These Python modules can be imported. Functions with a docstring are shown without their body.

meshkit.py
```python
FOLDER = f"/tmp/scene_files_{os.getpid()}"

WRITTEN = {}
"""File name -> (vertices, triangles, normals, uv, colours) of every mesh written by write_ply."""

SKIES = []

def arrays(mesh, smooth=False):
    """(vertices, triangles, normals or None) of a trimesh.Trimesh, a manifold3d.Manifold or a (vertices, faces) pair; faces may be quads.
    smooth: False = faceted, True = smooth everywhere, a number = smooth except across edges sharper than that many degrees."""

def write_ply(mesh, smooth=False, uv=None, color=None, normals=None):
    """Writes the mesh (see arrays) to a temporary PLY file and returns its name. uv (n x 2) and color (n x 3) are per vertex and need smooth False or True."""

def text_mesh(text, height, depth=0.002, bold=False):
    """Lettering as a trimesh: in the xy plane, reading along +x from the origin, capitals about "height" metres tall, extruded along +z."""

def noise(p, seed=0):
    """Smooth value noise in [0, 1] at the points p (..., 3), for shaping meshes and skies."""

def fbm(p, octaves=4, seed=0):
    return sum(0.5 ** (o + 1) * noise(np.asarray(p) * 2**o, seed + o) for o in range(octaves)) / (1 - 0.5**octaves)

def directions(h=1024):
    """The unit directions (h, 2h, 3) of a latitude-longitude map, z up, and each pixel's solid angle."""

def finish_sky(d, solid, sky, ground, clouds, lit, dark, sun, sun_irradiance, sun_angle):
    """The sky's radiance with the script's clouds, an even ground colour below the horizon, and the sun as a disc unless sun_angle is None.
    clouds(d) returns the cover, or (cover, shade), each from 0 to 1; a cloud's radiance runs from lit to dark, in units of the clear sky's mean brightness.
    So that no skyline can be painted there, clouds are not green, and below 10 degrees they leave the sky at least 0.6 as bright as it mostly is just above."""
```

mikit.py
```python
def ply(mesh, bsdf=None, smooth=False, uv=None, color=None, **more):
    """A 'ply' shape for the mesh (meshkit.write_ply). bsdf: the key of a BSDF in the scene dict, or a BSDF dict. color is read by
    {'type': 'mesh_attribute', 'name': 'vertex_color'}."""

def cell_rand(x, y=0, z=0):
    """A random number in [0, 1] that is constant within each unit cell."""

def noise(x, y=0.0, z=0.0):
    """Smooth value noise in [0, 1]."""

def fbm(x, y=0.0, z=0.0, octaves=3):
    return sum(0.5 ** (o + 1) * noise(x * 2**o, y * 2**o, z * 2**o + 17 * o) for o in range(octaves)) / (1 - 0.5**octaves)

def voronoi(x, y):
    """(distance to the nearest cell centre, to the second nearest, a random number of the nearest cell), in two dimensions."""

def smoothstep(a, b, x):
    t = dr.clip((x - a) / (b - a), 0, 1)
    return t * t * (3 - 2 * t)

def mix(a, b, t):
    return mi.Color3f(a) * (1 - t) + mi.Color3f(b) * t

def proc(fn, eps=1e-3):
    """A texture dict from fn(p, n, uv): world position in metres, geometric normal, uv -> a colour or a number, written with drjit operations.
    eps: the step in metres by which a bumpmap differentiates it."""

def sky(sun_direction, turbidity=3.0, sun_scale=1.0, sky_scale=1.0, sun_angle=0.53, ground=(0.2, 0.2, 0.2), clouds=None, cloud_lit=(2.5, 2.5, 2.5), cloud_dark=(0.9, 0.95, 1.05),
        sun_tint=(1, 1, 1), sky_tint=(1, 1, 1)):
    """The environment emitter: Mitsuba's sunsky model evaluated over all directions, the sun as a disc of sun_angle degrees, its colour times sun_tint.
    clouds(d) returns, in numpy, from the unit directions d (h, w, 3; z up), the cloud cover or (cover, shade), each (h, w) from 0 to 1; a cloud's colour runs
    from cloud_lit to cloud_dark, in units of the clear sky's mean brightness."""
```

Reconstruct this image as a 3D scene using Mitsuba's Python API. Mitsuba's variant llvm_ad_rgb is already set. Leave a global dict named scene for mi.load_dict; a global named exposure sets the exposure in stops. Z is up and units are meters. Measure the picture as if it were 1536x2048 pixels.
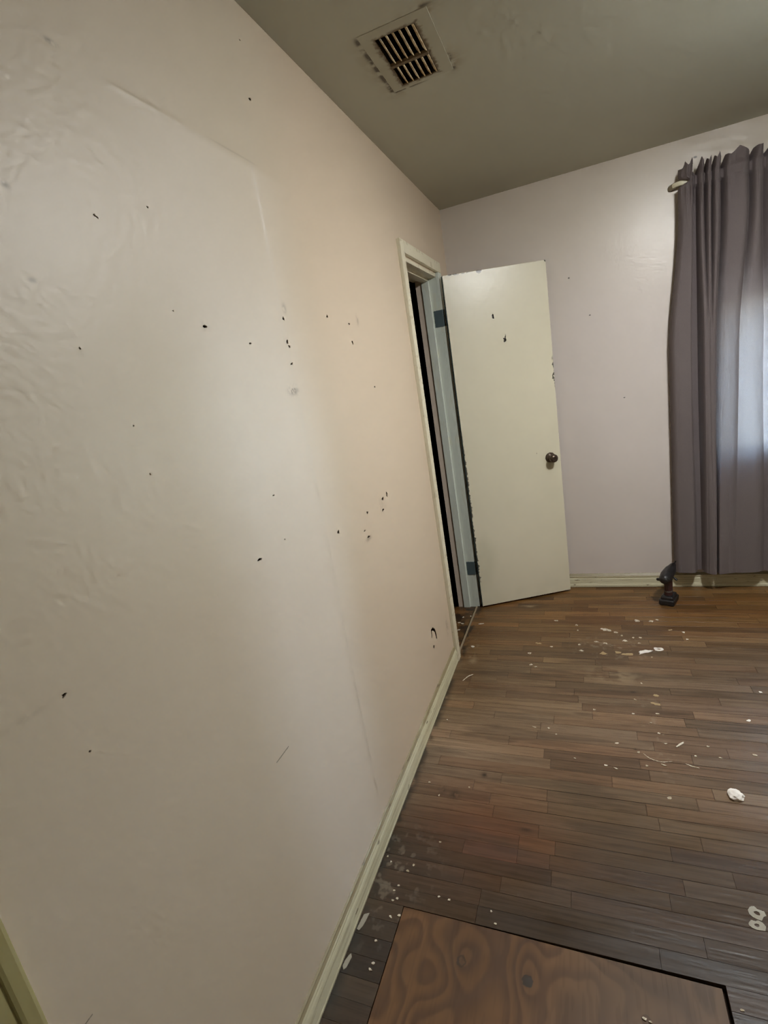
import math, random
import numpy as np, trimesh, manifold3d
import drjit as dr, mitsuba as mi, mikit, meshkit
from mikit import noise, fbm, smoothstep, mix, proc
from shapely.geometry import Polygon, LineString

T = mi.ScalarTransform4f
scene, labels = {'type': 'scene'}, {}
RNG = random.Random(7)

# ------------------------------------------------------------------ camera, sky, lamp, exposure
F_PX = 1009.0                      # focal length in pixels of the 1536 x 2048 frame
CAM = np.array([0.7115, 0.0, 1.501])
FWD = np.array([-0.37407, 0.89529, -0.24264])
DOWN = np.array([-0.0602, -0.2846, -0.9568])
D = 3.3206                         # far wall
H = 2.44                           # ceiling
XR, YB = 3.45, -0.95               # right wall, back wall

scene['camera'] = {'type': 'perspective', 'fov_axis': 'x', 'fov': math.degrees(2 * math.atan(768 / F_PX)),
                   'near_clip': 0.02, 'far_clip': 200,
                   'to_world': T().look_at(origin=CAM.tolist(), target=(CAM + FWD).tolist(), up=(-DOWN).tolist())}
exposure = 0.0
scene['sky'] = mikit.sky((-0.45, -0.65, 0.62), turbidity=4.0, sun_scale=0.0, sky_scale=950.0, sky_tint=(1.25, 1.2, .97), ground=(0.22, 0.21, 0.19))
LAMP_POS, LAMP_R = (1.42, 1.74), 0.12
LAMP_RADIANCE = [320.0, 320.0, 316.0]


# ------------------------------------------------------------------ helpers
def lin(r, g, b):
    return [((c / 255 + 0.055) / 1.055) ** 2.4 if c > 10 else c / 255 / 12.92 for c in (r, g, b)]


def L3(r, g, b):
    return mi.Color3f(*lin(r, g, b))


def bsdf(key, color, rough=0.5, spec=0.5, metal=0.0, bump=None, bump_scale=1.0, eps=1e-3, **kw):
    c = {'type': 'rgb', 'value': lin(*color)} if isinstance(color, tuple) else color
    b = {'type': 'principled', 'base_color': c, 'roughness': rough, 'specular': spec, 'metallic': metal, **kw}
    if bump is not None:
        b = {'type': 'bumpmap', 'arbitrary': proc(bump, eps), 'scale': bump_scale, 'bsdf': b}
    scene[key] = {'type': 'twosided', 'bsdf': b}


def put(key, mesh, mat, smooth=False, label=None, cat=None, group=None, kind=None, **kw):
    scene[key] = mikit.ply(mesh, mat, smooth, **kw)
    d = {k: v for k, v in (('label', label), ('category', cat), ('group', group), ('kind', kind)) if v}
    if d:
        labels[key] = d
    return key


def root(key, label, cat=None, group=None, kind=None):
    labels[key] = {k: v for k, v in (('label', label), ('category', cat), ('group', group), ('kind', kind)) if v}


def num(name, i):
    return name if i == 0 else f'{name}_{i:03d}'


def box(x0, x1, y0, y1, z0, z1):
    return trimesh.creation.box(bounds=[[x0, y0, z0], [x1, y1, z1]])


def rbox(x0, x1, y0, y1, z0, z1, r=0.003, seg=8):
    """Rounded box: hull of spheres at the corners."""
    s = manifold3d.Manifold.sphere(r, seg)
    m = manifold3d.Manifold.batch_hull([s.translate([x, y, z]) for x in (x0 + r, x1 - r) for y in (y0 + r, y1 - r) for z in (z0 + r, z1 - r)])
    return tm(m)


def tm(m):
    q = m.to_mesh()
    return trimesh.Trimesh(q.vert_properties[:, :3], q.tri_verts, process=False)


def mf(t):
    t = t.copy(); t.merge_vertices()
    return manifold3d.Manifold(manifold3d.Mesh(np.asarray(t.vertices, np.float32), np.asarray(t.faces, np.uint32)))


def hull(spheres, seg=20):
    return manifold3d.Manifold.batch_hull([manifold3d.Manifold.sphere(r, seg).translate(list(p)) for p, r in spheres])


def sweep(profile, p0, p1, out):
    """Prism of a profile (out from the wall, up) between two floor points; 'out' is the wall's normal."""
    p0, p1, out = np.array(p0, float), np.array(p1, float), np.array(out, float)
    pr = np.array(profile, float)
    n = len(pr)
    V = [p + out * a + np.array([0, 0, b]) for p in (p0, p1) for a, b in pr]
    F = [[i, (i + 1) % n, n + (i + 1) % n] for i in range(n)] + [[i, n + (i + 1) % n, n + i] for i in range(n)]
    tri = trimesh.creation.triangulate_polygon(Polygon(pr), engine='earcut')
    vv, ff = tri
    idx = [int(np.argmin(np.sum((pr - q) ** 2, 1))) for q in vv]
    for f in ff:
        a, b, c = (idx[k] for k in f)
        F += [[a, c, b], [n + a, n + b, n + c]]
    m = trimesh.Trimesh(np.array(V), np.array(F), process=False)
    m.fix_normals()
    return m


def tube(points, r, seg=12):
    p = np.array(points, float)
    V, F = [], []
    t = np.gradient(p, axis=0); t /= np.linalg.norm(t, axis=1, keepdims=True)
    for q, d in zip(p, t):
        a = np.cross(d, [0, 0, 1.0]); a /= np.linalg.norm(a); b = np.cross(a, d)
        V += [q + r * (math.cos(k * 2 * math.pi / seg) * a + math.sin(k * 2 * math.pi / seg) * b) for k in range(seg)]
    n = len(p)
    for i in range(n - 1):
        for k in range(seg):
            k2 = (k + 1) % seg
            F += [[i * seg + k, i * seg + k2, (i + 1) * seg + k2], [i * seg + k, (i + 1) * seg + k2, (i + 1) * seg + k]]
    V += [p[0], p[-1]]
    for k in range(seg):
        F += [[n * seg, (k + 1) % seg, k], [n * seg + 1, (n - 1) * seg + k, (n - 1) * seg + (k + 1) % seg]]
    m = trimesh.Trimesh(np.array(V), np.array(F), process=False); m.fix_normals()
    return m


def blob(rx, ry, n=9, jag=0.3, rng=RNG, rot=0.0):
    pts = []
    for k in range(n):
        a = 2 * math.pi * (k + rng.uniform(-.25, .25)) / n
        q = 1 + rng.uniform(-jag, jag)
        x, y = rx * q * math.cos(a), ry * q * math.sin(a)
        pts.append((x * math.cos(rot) - y * math.sin(rot), x * math.sin(rot) + y * math.cos(rot)))
    p = Polygon(pts)
    return p if p.is_valid else p.buffer(0)


def gauss(a, b, ra, rb):
    return dr.exp(-(dr.square(a / ra) + dr.square(b / rb)))


# ------------------------------------------------------------------ materials
def left_wall_color(p, n, uv):
    c = mix(L3(196, 183, 164), L3(188, 174, 151), fbm(p.y * 1.7 + 3, p.z * 1.3, 0.5))
    patch = smoothstep(0.70, 1.0, p.y) * (1 - smoothstep(1.16, 1.48, p.y + .06 * (noise(p.z * 3, 2) - .5))) * (1 - smoothstep(2.05, 2.075, p.z))
    c = mix(c, L3(218, 209, 197), 0.65 * patch * (1 - .55 * smoothstep(1.55, 2.0, p.z)))  # paler filled doorway; window gloss and its fading toward the ceiling painted in
    warm = smoothstep(1.25, 1.6, p.y + 0.15 * noise(p.z * 3, p.y * 2))
    c = mix(c, L3(196, 178, 156), 0.8 * warm)
    # scuffs and smudges
    d = fbm(p.y * 90, p.z * 90, 2)
    for y, z, ry, rz, k in ((1.2205, 1.5238, 0.022, 0.011, .65), (1.527, .995, 0.022, 0.008, .5), (0.7135, 2.079, 0.010, 0.004, .6), (0.565, 1.7225, 0.006, 0.004, .5),
                            (1.752, 1.731, 0.010, 0.014, .35), (1.258, 1.735, 0.009, 0.012, .35), (0.918, 1.676, 0.012, 0.008, .25), (2.285, .25, 0.02, 0.045, .22),
                            (1.70, 1.07, 0.03, 0.03, .15), (0.568, 1.846, .006, .005, .5), (0.36, 1.15, 0.03, 0.006, .15)):
        c = mix(c, L3(70, 60, 44), k * gauss(p.y - y, p.z - z, ry, rz) * smoothstep(.2, .6, d))
    # pencil-like scratches and the painted-over edge of the filled doorway
    line = dr.select((p.y > .806) & (p.y < .861), dr.exp(-dr.square((p.z - .6911 - .15 * dr.square((p.y - .83))) / .0014)), 0)
    line = dr.maximum(line, dr.select((p.y > .27) & (p.y < .304), dr.exp(-dr.square((p.z - .6912) / .0011)), 0))
    c = mix(c, L3(70, 62, 48), .75 * line)
    seam = dr.exp(-dr.square((p.z - 2.069 - .004 * noise(p.y * 9, 1)) / .0022)) * smoothstep(.80, .86, p.y) * (1 - smoothstep(1.24, 1.27, p.y))
    c = mix(c, L3(150, 138, 120), .35 * seam * smoothstep(.25, .6, noise(p.y * 7, 4)))
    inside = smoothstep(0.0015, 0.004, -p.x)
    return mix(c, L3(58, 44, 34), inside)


def left_wall_bump(p, n, uv):
    h = 0.0007 * fbm(p.y * 120, p.z * 120, 1, octaves=2)
    h += 0.002 * fbm(p.y * 1.6, p.z * 1.2, 3, octaves=1)
    h += 0.0016 * smoothstep(1.225, 1.26, p.y) * (1 - smoothstep(1.27, 1.36, p.y)) * smoothstep(.05, .3, p.z)
    h += 0.0020 * dr.exp(-dr.square((p.y - 1.238 - .012 * noise(p.z * 3)) / .008)) * (1 - smoothstep(2.05, 2.08, p.z))
    h += 0.0012 * dr.exp(-dr.square((p.z - 2.066 - .004 * noise(p.y * 9, 1)) / .005)) * smoothstep(.80, .84, p.y) * (1 - smoothstep(1.25, 1.28, p.y))
    # outline of a painted-over blank plate beside the door casing
    h += 0.0015 * dr.exp(-dr.square((p.y - 2.251) / .003)) * smoothstep(.19, .21, p.z) * (1 - smoothstep(.31, .33, p.z))
    return h


bsdf('left_wall_paint', proc(left_wall_color), rough=0.46, spec=0.55, bump=left_wall_bump, eps=2e-3)


def far_wall_color(p, n, uv):
    c = mix(L3(208, 199, 194), L3(200, 191, 183), fbm(p.x * 2.1, p.z * 1.7, 5))
    warm = smoothstep(1.55, 2.35, p.z + .25 * (p.x - .8))
    c = mix(c, L3(203, 193, 176), .7 * warm)
    for x, z, rx, rz in ((1.319, 2.343, .010, .006), (.691, 1.911, .006, .005), (.95, 1.2, .006, .004), (.79, 1.69, .006, .004)):
        c = mix(c, L3(60, 52, 42), .8 * smoothstep(.3, .75, gauss(p.x - x, p.z - z, rx, rz)))
    return c


def far_wall_bump(p, n, uv):
    h = 0.0007 * fbm(p.x * 110, p.z * 110, 1, octaves=2)
    rough = smoothstep(2.22, 2.36, p.z + .15 * (p.x - 1.4)) * smoothstep(1.2, 1.45, p.x)
    h += 0.012 * rough * fbm(p.x * 9, p.z * 22, 4, octaves=3)
    return h + 0.003 * fbm(p.x * 3, p.z * 2, 8, octaves=2)


bsdf('far_wall_paint', proc(far_wall_color), rough=0.36, spec=0.55, bump=far_wall_bump, eps=2e-3)


def plain_bump(p, n, uv):
    return 0.0007 * fbm(p.x * 110 + p.y * 70, p.z * 110 + p.y * 30, 1, octaves=2)


bsdf('other_wall_paint', (142, 130, 114), rough=0.5, bump=plain_bump)


def vent_dirt(p):
    """Rusty grime around the ceiling register, from 0 to 1."""
    nz = fbm(p.x * 38, p.y * 38, 3)
    e = dr.exp(-dr.square((p.x - .187) / .008)) * smoothstep(1.60, 1.64, p.y) * (1 - smoothstep(1.93, 1.96, p.y))
    e = dr.maximum(e, dr.exp(-dr.square((p.y - 1.947) / .006)) * smoothstep(.17, .19, p.x) * (1 - smoothstep(.25, .33, p.x)))
    e = dr.maximum(e, dr.exp(-dr.square((p.x - .398) / .007)) * smoothstep(1.84, 1.87, p.y) * (1 - smoothstep(1.93, 1.96, p.y)))
    e = dr.maximum(e, .75 * gauss(p.x - .388, p.y - 1.606, .022, .007))
    e = dr.maximum(e, .5 * gauss(p.x - .375, p.y - 1.618, .03, .016) * smoothstep(.4, .7, noise(p.x * 120, p.y * 120, 5)))
    e = e * smoothstep(.22, .62, nz)
    soft = gauss(p.x - .375, p.y - 1.62, .05, .03) + .8 * gauss(p.x - .40, p.y - 1.9, .03, .06) + .5 * gauss(p.x - .18, p.y - 1.78, .03, .14) + .5 * gauss(p.x - .21, p.y - 1.95, .04, .03)
    return dr.clip(1.3 * e, 0, 1), dr.clip(1.3 * soft, 0, 1) * smoothstep(.15, .7, nz)


def ceiling_color(p, n, uv):
    c = mix(L3(174, 173, 157), L3(164, 162, 145), fbm(p.x * 1.5, p.y * 1.5, 2))
    e, soft = vent_dirt(p)
    c = mix(c, L3(122, 100, 62), .55 * soft)
    return mix(c, L3(52, 38, 22), .85 * e)


def ceiling_bump(p, n, uv):
    return 0.0016 * fbm(p.x * 55, p.y * 55, 1, octaves=3)


bsdf('ceiling_paint', proc(ceiling_color), rough=0.6, bump=ceiling_bump, eps=2e-3)


def vent_color(p, n, uv):
    """Register paint with rust where air has passed, at the edges of the louvre openings."""
    c = mix(L3(164, 162, 146), L3(158, 154, 134), fbm(p.x * 12, p.y * 12, 2))
    dx = dr.maximum(.231 - p.x, p.x - .350); dy = dr.maximum(1.655 - p.y, p.y - 1.920)
    d = dr.maximum(dx, dy)
    nz = fbm(p.x * 90, p.y * 90, 7)
    rust = (1 - smoothstep(-.002, .010, d + .012 * (nz - .6)))
    c = mix(c, L3(64, 46, 28), .9 * rust * smoothstep(2.4325, 2.4345, p.z + .002 * nz))
    return mix(c, L3(92, 72, 44), .6 * (1 - smoothstep(.0, .016, d + .02 * (nz - .5))))


bsdf('register_paint', proc(vent_color), rough=0.6, spec=0.3)


def slat_color(p, n, uv):
    nz = fbm(p.x * 60, p.y * 45, 9)
    c = mix(L3(204, 190, 156), L3(158, 134, 94), smoothstep(.35, .75, nz))
    return mix(c, L3(54, 38, 22), smoothstep(.6, .8, fbm(p.x * 20, p.y * 25, 3)) * .6)


bsdf('slat_paint', proc(slat_color), rough=0.5)
bsdf('duct_metal', (40, 32, 24), rough=0.8, spec=0.2)


def trim_color(p, n, uv):
    c = mix(L3(212, 206, 184), L3(200, 192, 166), fbm(p.x * 5, p.y * 5, p.z * 3))
    drip = smoothstep(.62, .8, fbm(p.x * 60, p.y * 22, p.z * 40))
    return mix(c, L3(150, 136, 104), .35 * drip)


def baseboard_color(p, n, uv):
    c = mix(L3(208, 204, 178), L3(196, 190, 158), fbm(p.x * 4, p.y * 4, p.z * 3))
    streak = smoothstep(.58, .78, noise(p.x * 9 + p.y * 9, p.z * 300))
    c = mix(c, L3(150, 138, 100), .35 * streak)
    top = smoothstep(.0765, .080, p.z)
    c = mix(c, L3(112, 95, 62), .8 * top * smoothstep(.15, .4, fbm(p.x * 6, p.y * 6, 3) + .15))
    chips = smoothstep(.72, .78, fbm(p.x * 30 + 5, p.y * 30, p.z * 60))
    c = mix(c, L3(90, 74, 50), .7 * chips)
    return mix(c, L3(92, 84, 66), .6 * (1 - smoothstep(.002, .010, p.z)))


bsdf('trim_paint', proc(trim_color), rough=0.4)
bsdf('baseboard_paint', proc(baseboard_color), rough=0.4)
bsdf('old_casing_paint', (150, 141, 96), rough=0.45)


def jamb_color(p, n, uv):
    c = mix(L3(204, 209, 198), L3(188, 196, 186), fbm(p.x * 20, p.y * 20, p.z * 4))
    return mix(c, L3(196, 196, 176), .5 * smoothstep(.62, .74, fbm(p.x * 50, p.y * 20, p.z * 9)))


bsdf('jamb_paint', proc(jamb_color), rough=0.4)
bsdf('scraped_wood', (138, 122, 98), rough=0.7)
bsdf('stop_paint', (198, 184, 168), rough=0.5)
bsdf('hinge_paint', (70, 84, 88), rough=0.45)

# door in its own frame: d along the leaf from the hinge edge, t from the visible face, z up
DH = np.array([0.041, 2.988]); DU = np.array([0.9004, 0.4351]); DN = np.array([0.4351, -0.9004])
DW, DT, DZ0, DZ1 = 0.595, 0.035, 0.012, 2.024


def door_color(p, n, uv):
    d = (p.x - DH[0]) * DU[0] + (p.y - DH[1]) * DU[1]
    t = -((p.x - DH[0]) * DN[0] + (p.y - DH[1]) * DN[1])
    c = mix(L3(222, 215, 192), L3(214, 208, 184), fbm(d * 3, p.z * 2, 1))
    c = mix(c, L3(188, 186, 160), .35 * smoothstep(.5, .75, fbm(d * 4 + 9, p.z * 3, 3)) * (1 - smoothstep(.3, .9, p.z)))
    c = mix(c, L3(168, 160, 126), .6 * gauss(d - .53, p.z - .875, .03, .04))
    nz = fbm(d * 60, p.z * 75, 6)
    chip = (1 - smoothstep(.0, .005, d - .022 * (nz - .40) * (1 - smoothstep(.9, 1.2, p.z)))) * smoothstep(.15, .22, p.z) * (1 - smoothstep(1.0, 1.3, p.z))
    chip = dr.maximum(chip, smoothstep(.002, .004, d - DW + .034 * (nz - .33)) * smoothstep(1.3, 1.36, p.z) * (1 - smoothstep(1.46, 1.52, p.z)))
    chip = dr.maximum(chip, smoothstep(.30, .6, gauss(d - .21, p.z - 2.024, .018, .018)))
    chip = dr.maximum(chip, smoothstep(.40, .6, gauss(d - .592, p.z - 2.024, .008, .012)))
    chip = dr.maximum(chip, smoothstep(.55, .62, nz) * smoothstep(2.016, 2.021, p.z) * (1 - smoothstep(.1, .2, d)))
    c = mix(c, L3(48, 44, 36), .9 * chip)
    edge = 1 - smoothstep(.0004, .0015, d)
    c = mix(c, mix(L3(104, 120, 122), L3(74, 84, 86), smoothstep(.4, .7, fbm(t * 60, p.z * 30, 2))), edge)
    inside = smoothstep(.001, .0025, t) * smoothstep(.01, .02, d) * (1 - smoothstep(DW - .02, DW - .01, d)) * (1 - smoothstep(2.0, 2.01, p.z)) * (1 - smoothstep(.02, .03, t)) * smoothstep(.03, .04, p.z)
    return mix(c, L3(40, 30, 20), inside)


def door_bump(p, n, uv):
    d = (p.x - DH[0]) * DU[0] + (p.y - DH[1]) * DU[1]
    return 0.0005 * fbm(d * 90, p.z * 60, 1, octaves=2) + 0.003 * fbm(d * 4, p.z * 2, 8, octaves=2)


bsdf('door_paint', proc(door_color), rough=0.33, spec=0.55, bump=door_bump, eps=2e-3)
bsdf('bronze', (84, 72, 62), rough=0.32, metal=0.75)

PW = 0.051923                       # floor strip width


def plank_color(p, n, uv):
    ident, tone = dr.floor(uv.x), dr.floor(uv.y)
    r1, r2, r3 = mikit.cell_rand(ident, 3, 1), mikit.cell_rand(ident, 5, 2), mikit.cell_rand(ident, 7, 9)
    g = fbm(p.x * 5 + r2 * 40, p.y * 110 + r1 * 60, ident * .37)
    fine = noise(p.x * 22 + r1 * 17, p.y * 420, ident * .7)
    ring = fbm(p.x * 2.2 + r1 * 9, p.y * 26 + r2 * 11, ident * .53)
    c = mix(L3(120, 99, 75), L3(104, 83, 61), r1)
    far = smoothstep(2.25, 2.85, p.y + .22 * (noise(p.x * 2.5, p.y * 2) - .5) - .12 * (p.x - .5))
    c = mix(c, mix(L3(134, 99, 56), L3(104, 73, 39), r1), .8 * far)                                  # finish still on near the wall
    worn = gauss(p.x - .12, p.y - 1.64, .26, .24) + .3 * gauss(p.x - 1.35, p.y - 2.0, .45, .55) + .45 * gauss(p.x - .7, p.y - 1.9, .5, .3)
    worn = dr.clip(worn, 0, 1) * smoothstep(.05, .40, fbm(p.x * 4, p.y * 6, 8) + .1)
    c = mix(c, mix(L3(158, 138, 120), L3(138, 118, 101), r2), .8 * worn)  # wear, plus a daylight pool by the left wall put into the colour
    c = mix(c, mix(L3(116, 104, 98), L3(98, 87, 80), r2), .6 * gauss(p.x - 1.42, p.y - 1.95, .5, .6))                    # grey cast of daylight on the right, painted into the boards
    near = 1 - smoothstep(1.05, 1.75, p.y + .1 * (noise(p.x * 4, p.y * 3, 5) - .5))  # lens and lamp falloff toward the camera, put into the board colour
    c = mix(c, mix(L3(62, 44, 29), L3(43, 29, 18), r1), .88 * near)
    red = dr.clip(gauss(p.x - .34, p.y - 1.36, .24, .17) + .4 * gauss(p.x - .6, p.y - 1.75, .3, .12), 0, 1) * smoothstep(.2, .5, fbm(p.x * 5 + 3, p.y * 7, 2) + .1)
    c = mix(c, L3(112, 72, 53), .6 * red)
    c = mix(c, c * mi.Color3f(.70, .67, .64), dr.select(tone == 1, .8, 0.))
    c = mix(c, c * mi.Color3f(1.26, 1.24, 1.2), dr.select(tone == 2, .7, 0.))
    c = mix(c, L3(112, 62, 42), dr.select(tone == 3, .35, 0.))
    c = mix(c, c * mi.Color3f(.6, .56, .52), .62 * smoothstep(.42, .70, g))
    c = mix(c, c * mi.Color3f(.72, .69, .66), .5 * smoothstep(.52, .75, fine))
    c = mix(c, c * mi.Color3f(.78, .75, .71), .4 * smoothstep(.5, .6, ring))
    c = mix(c, c * mi.Color3f(1.16, .95, .84), dr.select(r3 > .62, .35, 0.))
    v, u = uv.y - tone, uv.x - ident
    joint = dr.maximum(smoothstep(.90, .945, v), 1 - smoothstep(.055, .09, v)) * smoothstep(.40, .62, fbm(p.x * 3.3, p.y * 9, 21))
    joint = dr.maximum(joint, .45 * (dr.maximum(smoothstep(.944, .949, u), 1 - smoothstep(.051, .056, u))))
    c = mix(c, L3(40, 28, 19), .42 * joint)                                                             # dirt packed in the joints
    stain = smoothstep(.62, .78, fbm(p.x * 3.1 + 11, p.y * 19 + 4, 3))                                   # old black water marks
    c = mix(c, L3(60, 46, 35), .38 * stain)
    spot = gauss(p.x - .282, p.y - 1.583, .012, .012) + .8 * gauss(p.x - .85, p.y - 2.18, .012, .008) + gauss(p.x - .83, p.y - 1.812, .009, .006) + .8 * gauss(p.x - .19, p.y - 1.47, .02, .02) + .7 * gauss(p.x - .455, p.y - 1.37, .02, .008) + .6 * gauss(p.x - .14, p.y - 1.48, .018, .02)
    c = mix(c, L3(36, 24, 15), .85 * dr.clip(spot, 0, 1) * smoothstep(.2, .5, fbm(p.x * 60, p.y * 60, 3)))
    edge = (1 - smoothstep(.015, .05, p.x)) * smoothstep(.35, .6, fbm(p.x * 20, p.y * 14, 7))            # grime against the baseboard
    c = mix(c, L3(38, 32, 27), .8 * edge)
    dust = smoothstep(.60, .80, fbm(p.x * 45, p.y * 45, 12)) * dr.clip(gauss(p.x - .06, p.y - 1.12, .10, .16) + gauss(p.x - .8, p.y - 2.55, .18, .12) + .8 * gauss(p.x - .92, p.y - 1.95, .06, .22) + .6 * gauss(p.x - .06, p.y - 2.5, .05, .2), 0, 1)
    c = mix(c, L3(182, 172, 156), .24 * dust)
    pale = .45 * gauss(p.x - .78, p.y - 2.30, .10, .06) + .5 * gauss(p.x - .33, p.y - 3.02, .05, .015) + .4 * gauss(p.x - .09, p.y - 2.37, .02, .03)
    c = mix(c, L3(176, 158, 130), pale * smoothstep(.3, .6, fbm(p.x * 18, p.y * 26, 3)))
    return c * mi.Color3f(.79, .755, .70)


def plank_rough(p, n, uv):
    return .22 + .24 * fbm(p.x * 7, p.y * 22, 4) + .08 * mikit.cell_rand(dr.floor(uv.x), 2, 2)


def plank_bump(p, n, uv):
    return 0.0006 * fbm(p.x * 9, p.y * 160, 1, octaves=2) + 0.0010 * fbm(p.x * 6, p.y * 14, 5, octaves=2)


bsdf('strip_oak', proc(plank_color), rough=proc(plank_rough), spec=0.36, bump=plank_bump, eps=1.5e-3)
bsdf('subfloor_dark', (34, 25, 18), rough=0.9, spec=0.1)


def ply_color(p, n, uv):
    x, y = p.x - .13, p.y - .5
    f = fbm(x * 4.2 + 2, y * 2.6 + 5, 3, octaves=3) * 2.3
    for kx, ky, s in ((.328, .933, .9), (.498, .929, 1.0), (.74, .83, .8)):
        f += s * .55 * dr.exp(-dr.sqrt(dr.square((p.x - kx) / .055) + dr.square((p.y - ky) / .10)))
    w = f * 6.0
    w = w - dr.floor(w)
    band = smoothstep(.1, .75, w) * (1 - smoothstep(.8, 1., w))
    c = mix(L3(100, 69, 41), L3(62, 36, 19), .65 * band)
    c = mix(c, L3(84, 67, 51), .6 * smoothstep(.35, .75, p.x + .25 * (noise(p.x * 6, p.y * 6) - .5)))
    c = mix(c, c * mi.Color3f(.72, .68, .62), .4 * smoothstep(.5, .75, noise(p.x * 200, p.y * 22)))
    c = mix(c, c * mi.Color3f(.6, .56, .5), .5 * smoothstep(.45, .75, fbm(p.x * 5, p.y * 5, 9)))
    for kx, ky, r, k in ((.328, .933, .0125, .62), (.498, .929, .013, .95), (.765, .916, .010, .3)):
        q = dr.sqrt(dr.square(p.x - kx) + dr.square((p.y - ky) * .9)) / r
        q = q + .35 * (noise(p.x * 160, p.y * 160) - .5)
        ringk = smoothstep(.55, .75, q) * (1 - smoothstep(.95, 1.15, q)) if k < .7 else (1 - smoothstep(.75, 1.1, q))
        c = mix(c, L3(44, 30, 20), k * (1 - smoothstep(.9, 1.15, q)) * (.55 if k < .7 else 1.))
        c = mix(c, L3(40, 28, 18), k * ringk)
    return c


bsdf('fir_plywood', proc(ply_color), rough=0.55, spec=0.35)


def plaster_color(p, n, uv):
    return mix(L3(200, 191, 176), L3(160, 146, 124), smoothstep(.4, .75, fbm(p.x * 130, p.y * 130, 4)))


bsdf('plaster', proc(plaster_color), rough=0.8, spec=0.2)
bsdf('white_plaster', (226, 221, 214), rough=0.85, spec=0.2)
bsdf('grey_plaster', (152, 146, 134), rough=0.85, spec=0.2)
bsdf('tan_plaster', (158, 136, 104), rough=0.85, spec=0.2)
bsdf('white_enamel', (214, 208, 182), rough=0.35)
bsdf('rod_tarnish', (118, 108, 86), rough=0.4)


def cloth_color(p, n, uv):
    return mix(L3(116, 107, 106), L3(104, 95, 96), noise(p.x * 900, p.z * 900) * .6 + .4 * fbm(p.x * 14, p.z * 3, 2))


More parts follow.
